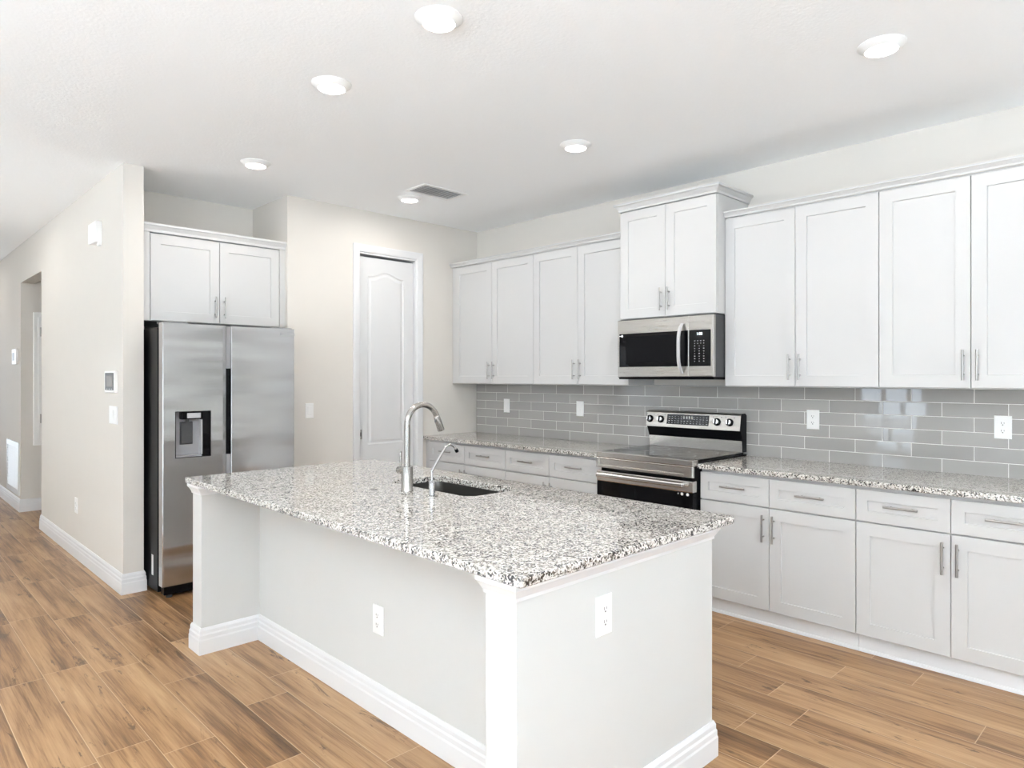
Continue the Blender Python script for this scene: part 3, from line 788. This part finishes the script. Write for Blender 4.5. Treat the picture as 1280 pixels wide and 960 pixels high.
kp = MB(T).rects(us+0.003, W-0.018, 1.526, 1.764, [(0, -0.0039), (0, -0.002), (0.002, -0.0012)]).build('keypad', 'glass', cp)
mk = MB(T); uk0 = us+0.045
for r_ in range(9):
    cols = 4 if r_ > 6 else 3
    for c_ in range(cols):
        z = 1.556+r_*0.0168; u = uk0+c_*(0.066/(cols-1)); ww = random.uniform(0.004, 0.009)
        mk.box(u-ww/2, u+ww/2, -0.0013, -0.0008, z, z+random.uniform(0.003, 0.0055))
mk.build('key_marks', 'faint', kp)
def text(body, size, T_, u, w_, z, mat, parent, name):
    cu = bpy.data.curves.new(name, 'FONT'); cu.body = body; cu.size = size; cu.extrude = 0.0003
    cu.materials.append(MT[mat])
    tmp = bpy.data.objects.new(name, cu); C.objects.link(tmp); bpy.context.view_layer.update()
    me = bpy.data.meshes.new_from_object(tmp.evaluated_get(bpy.context.evaluated_depsgraph_get()))
    bpy.data.objects.remove(tmp); bpy.data.curves.remove(cu)
    o = bpy.data.objects.new(name, me); C.objects.link(o)
    p = Vector(T_(u, w_, z)); ex_ = Vector(T_(u+1, w_, z))-p; ez_ = Vector((0, 0, 1)); en = Vector(T_(u, w_+1, z))-p
    M_ = Matrix((ex_, ez_, en)).transposed().to_4x4(); M_.translation = p-Vector(parent.get('_w', (0, 0, 0)))
    o.parent = parent; o.matrix_local = M_
    return o
text('1:08', 0.026, T, uk0+0.012, -0.0008, 1.730, 'digits', kp, 'clock_digits')
# bowed handle
pts = []
for k in range(15):
    t = k/14; z = 1.478+(1.812-1.478)*t
    pts.append((z, 0.048*(1-(2*t-1)**4)*1.0+0.004))
mb = MB(T); uh = MY0-2.452
rgs = []
for z, w_ in pts:
    rgs.append([(uh-0.013, w_-0.006, z), (uh-0.009, w_+0.006, z), (uh+0.009, w_+0.006, z), (uh+0.013, w_-0.006, z)])
mb.loops(rgs); mb.build('handle', 'silver', md, bevel=0.003)
mb = MB(T); mb.prism([(0.040+0.0085*math.cos(t*math.pi/8), 1.748+0.0095*math.sin(t*math.pi/8)) for t in range(16)], 1, -0.0012, -0.0004); mb.box(0.017, 0.031, -0.0012, -0.0005, 1.7455, 1.750)
mb.build('sticker', 'white', md)

# ------------------------------------------------------------------ refrigerator
FX0, FX1, FYF = 1.4364, 2.347, 4.7335
fr = thing('refrigerator', ((FX0+FX1)/2, 5.15, 0), 'tall stainless side-by-side refrigerator with water dispenser in the niche', 'refrigerator')
MB().box(FX0+0.004, FX1-0.004, 4.845, 5.66, 0.03, 1.785).build('cabinet_body', 'black', fr, bevel=0.004)
MB().box(FX0+0.012, FX1-0.012, 4.81, 4.8448, 0.075, 1.78).build('door_gasket', 'dark', fr)
T = faceY(0, FYF); th = 0.078
# freezer door with dispenser opening
D0 = (FX0, 1.846, 0.085, 1.810); hx = (1.514, 1.742, 0.919, 1.227)
mb = MB(T)
u0, u1, z0, z1 = D0; e = 0.014
def rect(u0, u1, z0, z1, w_): return [(u0, w_, z0), (u1, w_, z0), (u1, w_, z1), (u0, w_, z1)]
mb.loops([rect(u0+0.004, u1, z0, z1, -th), rect(u0, u1, z0, z1, -th+0.004), rect(u0, u1, z0, z1, -0.010), rect(u0+0.0015, u1-0.012, z0+0.001, z1-0.001, -0.004), rect(u0+0.005, u1-0.024, z0+0.003, z1-0.003, 0),
          rect(hx[0], hx[1], hx[2], hx[3], 0), rect(hx[0], hx[1], hx[2], hx[3], -0.065)], cap1=True)
fd = mb.build('door', 'fridge', fr)
fd['label'] = 'narrower stainless freezer door with a water dispenser'
def dispenser():
    c0, c1, q0, q1 = hx
    # black bezel lining the recess
    b = MB(T)
    t_ = 0.004
    b.box(c0, c0+t_, -0.064, 0.001, q0, q1); b.box(c1-t_, c1, -0.064, 0.001, q0, q1)
    b.box(c0+t_, c1-t_, -0.064, 0.001, q1-t_, q1); b.box(c0+t_, c1-t_, -0.064, 0.001, q0, q0+t_)
    dd = b.build('dispenser', 'black', fd)
    MB(T).box(c0+t_, c1-t_, -0.0645, -0.058, q0+t_, q1-t_).build('recess_panel', 'grey', dd)
    MB(T).box(1.690, c1-t_, -0.058, -0.006, q0+t_, q1-t_).build('control_strip', 'glass', dd)
    MB(T).box(1.683, 1.6895, -0.058, -0.010, q0+t_+0.012, q1-0.06).build('chrome_edge', 'silver', dd)
    MB(T).box(1.556, 1.682, -0.058, -0.012, 1.172, q1-t_).build('nozzle_housing', 'black', dd, bevel=0.006)
    MB(T).box(1.592, 1.680, -0.020, -0.008, 1.180, 1.214).build('ice_chute_label', 'silver', dd, bevel=0.003)
    MB().cyl(T(1.60, -0.035, 1.15), T(1.60, -0.035, 1.173), 0.012).build('nozzle', 'dark', dd, smooth=True)
    mb = MB(T); mb.rects(1.560, 1.640, 1.003, 1.155, [(0, -0.058), (0.002, -0.044), (0.008, -0.040)]); mb.build('paddle', 'dark', dd)
    MB(T).box(c0+t_+0.002, 1.682, -0.058, -0.003, q0+t_, q0+t_+0.010).build('drip_tray', 'grey', dd)
dispenser()
# refrigerator door
u0, u1, z0, z1 = 1.879, FX1, 0.085, 1.810
mb = MB(T)
mb.loops([rect(u0, u1-0.004, z0, z1, -th), rect(u0, u1, z0, z1, -th+0.004), rect(u0, u1, z0, z1, -0.010), rect(u0+0.001, u1-0.0015, z0+0.001, z1-0.001, -0.004), rect(u0+0.004, u1-0.005, z0+0.003, z1-0.003, 0)])
rd = mb.build('door', 'fridge', fr)
MB(T).box(1.852, 1.8785, -0.06, -0.014, 0.092, 0.918).build('edge_trim', 'grey', rd)
MB(T).box(1.852, 1.8785, -0.06, -0.014, 1.515, 1.804).build('edge_trim', 'grey', rd)
MB(T).box(1.852, 1.8785, -0.06, -0.045, 0.9185, 1.5145).build('handle_recess', 'black', rd)
text('SAMSUNG', 0.026, T, 2.232, 0.0, 1.762, 'faint', rd, 'brand_lettering')
MB(T).box(FX0+0.012, 1.60, -0.16, -0.02, 1.8105, 1.817).build('hinge_cover', 'grey', fr, bevel=0.003)
MB(T).box(FX1-0.15, FX1-0.012, -0.16, -0.02, 1.8105, 1.817).build('hinge_cover', 'grey', fr, bevel=0.003)
MB(T).box(FX0+0.02, FX1-0.02, -0.10, -0.035, 0.022, 0.0745).build('base_grille', 'black', fr, bevel=0.004)
MB().cyl((FX0+0.06, 4.80, 0.0005), (FX0+0.06, 4.80, 0.0215), 0.02).build('foot', 'dark', fr)
MB().cyl((FX1-0.06, 4.80, 0.0005), (FX1-0.06, 4.80, 0.0215), 0.02).build('foot', 'dark', fr)
MB().box(FX0+0.0032, FX0+0.0042, 4.935, 4.972, 0.125, 0.262).build('rating_label', 'white', fr)
# cabinet above it
fc = thing('wall_cabinet', (1.935, 5.4, 1.86), 'white two-door wall cabinet in the niche above the refrigerator', 'cabinet')
T = faceY(0, 5.10)
MB().box(XH2+0.001, XP-0.001, 5.122, YN-0.001, 1.844, 2.46).build('carcass', 'cab', fc)
MB(T).box(XH2+0.001, 1.466, -0.0218, 0.0, 1.846, 2.459).build('filler_strip', 'cab', fc, bevel=0.001)
MB(T).box(2.404, XP-0.001, -0.0218, 0.0, 1.846, 2.459).build('filler_strip', 'cab', fc, bevel=0.001)
for u0, u1, uh in ((1.470, 1.9385, 1.907), (1.9420, 2.400, 1.973)):
    mb = MB(T); shaker(mb, u0, u1, 1.848, 2.450, -0.0215); d = mb.build('door', 'cab', fc)
    pull(T, uh, 1.966, -0.002, True, d)
CR3 = [(0, 0), (0.006, 0), (0.008, 0.018), (0.020, 0.040), (0.026, 0.046), (0.026, 0.060), (0, 0.060)]
crown(CR3, [(XP-0.0005, 5.10), (XH2+0.0005, 5.10)], 2.459).build('crown', 'cab', fc)
MB().box(XH2+0.001, XP-0.001, 5.101, YN-0.001, 2.510, 2.5185).build('top_panel', 'cab', fc)

# ------------------------------------------------------------------ outlets, switches, wall devices
def duplex(name, T, u, z, label, cat='outlet', group='electrical outlets', w_=0.079, h_=0.124):
    p = T(u, 0, z); root = thing(name, p, label, cat, group)
    pl = MB(T).rects(u-w_/2, u+w_/2, z-h_/2, z+h_/2, [(0, 0.0004), (0, 0.0035), (0.003, 0.006)]).build('cover_plate', 'white', root)
    for s_ in (-1, 1):
        zc2 = z+s_*0.0205
        mb = MB(T); r = 0.0165
        poly = [(u+r*math.cos(t*math.pi/12), zc2+max(-0.0135, min(0.0135, r*math.sin(t*math.pi/12)))) for t in range(24)]
        mb.loops([[(a_, 0.006, c_) for a_, c_ in poly], [(a_, 0.0085, c_) for a_, c_ in poly]], cap0=False)
        so = mb.build('socket', 'white', root)
        sm = MB(T)
        sm.box(u-0.0075, u-0.0050, 0.0084, 0.0088, zc2-0.002, zc2+0.0075); sm.box(u+0.0050, u+0.0072, 0.0084, 0.0088, zc2-0.001, zc2+0.0065)
        sm.prism([(u+0.003*math.cos(t*math.pi/6), zc2-0.0075+0.003*math.sin(t*math.pi/6)) for t in range(12)], 1, 0.0084, 0.0088)
        sm.build('slots', 'slot', so)
    return root
def rocker(name, T, u, z, label, cat, group, w_=0.079, h_=0.124):
    root = thing(name, T(u, 0, z), label, cat, group)
    MB(T).rects(u-w_/2, u+w_/2, z-h_/2, z+h_/2, [(0, 0.0004), (0, 0.0035), (0.003, 0.006), (w_/2-0.0175, 0.006), (w_/2-0.0175, 0.0045)]).build('cover_plate', 'white', root) if False else \
    MB(T).rects(u-w_/2, u+w_/2, z-h_/2, z+h_/2, [(0, 0.0004), (0, 0.0035), (0.003, 0.006)]).build('cover_plate', 'white', root)
    mb = MB(T)
    mb.loops([[(u-0.0165, 0.006, z-0.033), (u+0.0165, 0.006, z-0.033), (u+0.0165, 0.006, z+0.033), (u-0.0165, 0.006, z+0.033)],
              [(u-0.016, 0.0078, z-0.032), (u+0.016, 0.0078, z-0.032), (u+0.016, 0.0105, z+0.032), (u-0.016, 0.0105, z+0.032)]], cap0=False)
    mb.build('paddle', 'white', root)
    return root
TB = faceX(TX, 0)
gO = 'outlets on the grey tile'
rocker('outlet', TB, -4.628, 1.186, 'white wall plate on the grey tile nearest the corner by the pantry wall', 'outlet', gO, 0.078, 0.128)
rocker('outlet', TB, -3.728, 1.187, 'white wall plate on the grey tile just left of the range', 'outlet', gO, 0.078, 0.128)
duplex('outlet', TB, -1.778, 1.181, 'white duplex outlet on the grey tile just right of the range', group=gO)
duplex('outlet', TB, -0.774, 1.184, 'white duplex outlet on the grey tile near the right edge of the photo', group=gO)
duplex('outlet', faceY(0, IY0), 1.692, 0.704, 'white duplex outlet on the end wall of the island below the countertop corner', group='outlets on the island')
duplex('outlet', faceX(IXR, 0), -2.492, 0.409, 'white duplex outlet low on the long recessed side of the island', group='outlets on the island')
rocker('light_switch', faceY(0, YB), 2.6375, 1.184, 'white light switch on the wall between refrigerator and pantry door', 'switch', None, 0.07, 0.122)
TH_ = faceX(XH, 0)
rocker('light_switch', TH_, -5.290, 1.192, 'white light switch below the grey-screened wall keypad on the hall wall', 'switch', None, 0.200, 0.124)
duplex('outlet', TH_, -6.383, 0.418, 'white outlet low on the hall wall above the baseboard', group=None, w_=0.09)
# keypad with grey screen
kd = thing('wall_keypad', (XH, 5.33, 1.42), 'white wall control panel with grey screen on the hall wall near the refrigerator', 'control panel')
MB(TH_).rects(-5.462, -5.198, 1.345, 1.497, [(0, 0.0004), (0, 0.014), (0.006, 0.0185)]).build('housing', 'white', kd)
bz = MB(TH_).rects(-5.440, -5.222, 1.364, 1.484, [(0, 0.0184), (0.002, 0.0195)]).build('bezel', 'dark', kd)
MB(TH_).rects(-5.405, -5.257, 1.388, 1.466, [(0, 0.0194), (0.001, 0.0200)]).build('screen', 'screen', bz)
bt = MB(TH_)
for k in range(3): bt.box(-5.40+k*0.06, -5.375+k*0.06, 0.0194, 0.0202, 1.367, 1.375)
bt.build('buttons', 'faint', bz)
# chime box
cb = thing('door_chime', (XH, 5.70, 2.50), 'white chime box high on the hall wall near the ceiling', 'chime')
MB(TH_).rects(-5.800, -5.600, 2.435, 2.585, [(0, 0.0004), (0, 0.04), (0.006, 0.046)]).build('cover', 'white', cb)
MB(TH_).box(-5.66, -5.605, 0.0004, 0.02, 2.412, 2.4345).build('bracket', 'white', cb)
# thermostat
tt = thing('thermostat', (XH, 9.23, 1.68), 'small white thermostat on the far hall wall above the return vent', 'thermostat')
MB(TH_).rects(-9.36, -9.10, 1.60, 1.77, [(0, 0.0004), (0, 0.018), (0.004, 0.022)]).build('housing', 'white', tt)
MB(TH_).rects(-9.32, -9.20, 1.64, 1.73, [(0, 0.0218), (0.001, 0.0228)]).build('screen', 'grey', tt)
# return air vent
rv = thing('return_vent', (XH, 9.40, 0.45), 'white louvred return air grille low on the far hall wall', 'vent')
mb = MB(TH_); u0, u1, z0, z1 = -9.80, -9.00, 0.165, 0.74; b_ = 0.06
mb.box(u0, u0+b_, 0.0004, 0.012, z0, z1); mb.box(u1-b_, u1, 0.0004, 0.012, z0, z1)
mb.box(u0+b_, u1-b_, 0.0004, 0.012, z0, z0+b_); mb.box(u0+b_, u1-b_, 0.0004, 0.012, z1-b_, z1)
mb.build('frame', 'trim', rv)
MB(TH_).box(u0+b_, u1-b_, 0.0004, 0.001, z0+b_, z1-b_).build('backing', 'grey', rv)
n = 15; hh = (z1-z0-2*b_)/n
for k in range(n):
    z = z0+b_+k*hh
    MB(TH_).prism([(0.0012, z+hh*0.9), (0.010, z+0.002), (0.0115, z+0.004), (0.0027, z+hh*0.95)], 0, u0+b_, u1-b_).build('slat', 'trim', rv)
# electrical panel in the side passage
ep = thing('electrical_panel', (1.62, YO1, 0.71), 'tall white electrical panel cover on the side passage wall', 'panel')
TP = faceY(0, YO1)
MB(TP).rects(1.403, 1.86, 0.71, 2.165, [(0, 0.0004), (0, 0.010), (0.006, 0.016)]).build('frame', 'white', ep)
pd = MB(TP).rects(1.445, 1.82, 0.76, 2.115, [(0, 0.0162), (0.001, 0.020), (0.004, 0.022)]).build('door', 'white', ep)
for z in (1.003, 1.951): MB().cyl(TP(1.470, 0.026, z-0.05), TP(1.470, 0.026, z+0.05), 0.008, seg=12).build('hinge', 'pull', pd, smooth=True)

# ------------------------------------------------------------------ ceiling fixtures
def downlight(x, y, label, watt=None, group='recessed ceiling lights'):
    r = thing('ceiling_light', (x, y, ZC), label, 'ceiling light', group)
    MB().lathe([(0.0, ZC-0.0005), (0.096, ZC-0.0005), (0.096, ZC-0.004), (0.090, ZC-0.007), (0.070, ZC-0.024), (0.066, ZC-0.0255), (0.0645, ZC-0.023), (0.0, ZC-0.023)], x, y, 48).build('trim_ring', 'white', r, smooth=True, angle=25)
    MB().lathe([(0.0, ZC-0.0229), (0.0640, ZC-0.0229), (0.0635, ZC-0.0245), (0.055, ZC-0.0258), (0.0, ZC-0.0262)], x, y, 40).build('lens', 'lens', r, smooth=True)
    l = bpy.data.lights.new('lamp_light', 'AREA'); l.shape = 'DISK'; l.size = 0.12; l.energy = watt or LAMP_WATT; l.color = (1.0, 0.955, 0.90)
    o = bpy.data.objects.new('lamp_light', l); C.objects.link(o); o.parent = r; o.location = (0, 0, -0.030)
    return r
downlight(1.68, 2.15, 'round ceiling light at the top centre, largest in view')
downlight(1.68, 3.00, 'round ceiling light left of centre, second nearest in the row over the island')
downlight(1.93, 4.45, 'round ceiling light nearest the refrigerator niche')
downlight(3.19, 0.99, 'round ceiling light at the upper right, above the right end of the wall cabinets')
downlight(3.20, 2.73, 'round ceiling light in front of the microwave cabinet')
downlight(3.19, 4.46, 'small round ceiling light beside the ceiling air vent')  # the next two are unseen, added to brighten the hall wall
downlight(0.55, 7.4, 'added unseen fill light on the hallway ceiling nearest the living area', 3.0, 'added hallway fill lights')
downlight(0.55, 10.2, 'added unseen fill light on the hallway ceiling nearest the end door', 3.0, 'added hallway fill lights')
cv = thing('ceiling_vent', (3.24, 4.175, ZC), 'rectangular white louvred air vent in the ceiling near the pantry door', 'vent')
x0, x1, y0, y1 = 3.028, 3.448, 4.045, 4.305; b_ = 0.028
mb = MB(); za, zb = ZC-0.008, ZC-0.0004
mb.box(x0, x0+b_, y0, y1, za, zb); mb.box(x1-b_, x1, y0, y1, za, zb); mb.box(x0+b_, x1-b_, y0, y0+b_, za, zb); mb.box(x0+b_, x1-b_, y1-b_, y1, za, zb)
mb.build('frame', 'white', cv, bevel=0.002)
MB().box(x0+b_, x1-b_, y0+b_, y1-b_, ZC-0.0012, ZC-0.0004).build('backing', 'grey', cv)
n = 7; st = (y1-y0-2*b_)/n
for k in range(n):
    y = y0+b_+k*st
    MB().prism([(y+0.002, ZC-0.0085), (y+0.0045, ZC-0.0095), (y+st*0.50, ZC-0.003), (y+st*0.44, ZC-0.0018)], 0, x0+b_, x1-b_).build('slat', 'white', cv)

# unseen uplights on stands, added to brighten the ceiling
def add_uplight(x, y, label, dim=1.0):
    r = thing('fill_uplight', (x, y, 0.008), label, 'added uplight', 'added unseen uplights')
    MB().lathe([(0.0, 0.0085), (0.15, 0.0085), (0.15, 0.015), (0.13, 0.022), (0.0, 0.024)], x, y, 36).build('base', 'black', r, smooth=True)
    MB().cyl((x, y, 0.022), (x, y, 1.74), 0.013).build('pole', 'black', r, smooth=True)
    MB().lathe([(0.0, 1.735), (0.05, 1.735), (0.15, 1.78), (0.21, 1.84), (0.213, 1.84), (0.208, 1.834), (0.148, 1.785), (0.05, 1.745), (0.0, 1.745)], x, y, 40).build('lamp_shade', 'white', r, smooth=True)
    l = bpy.data.lights.new('lamp_light', 'AREA'); l.shape = 'DISK'; l.size = 0.36; l.energy = UPLIGHT_FILL_WATT*dim; l.color = (0.88, 0.945, 1.0)
    o = bpy.data.objects.new('lamp_light', l); C.objects.link(o); o.parent = r; o.location = (0, 0, 1.834); o.rotation_euler = (math.pi, 0, 0)
add_uplight(-0.6, -2.7, 'added unseen uplight in the living area near the rear windows', 0.45)
add_uplight(-2.6, 0.6, 'added unseen uplight in the living area by the tall side window')
add_uplight(-1.9, 6.4, 'added unseen uplight at the far end of the living area near the hall', 0.20)

for o in bpy.data.objects:
    if '_w' in o: del o['_w']
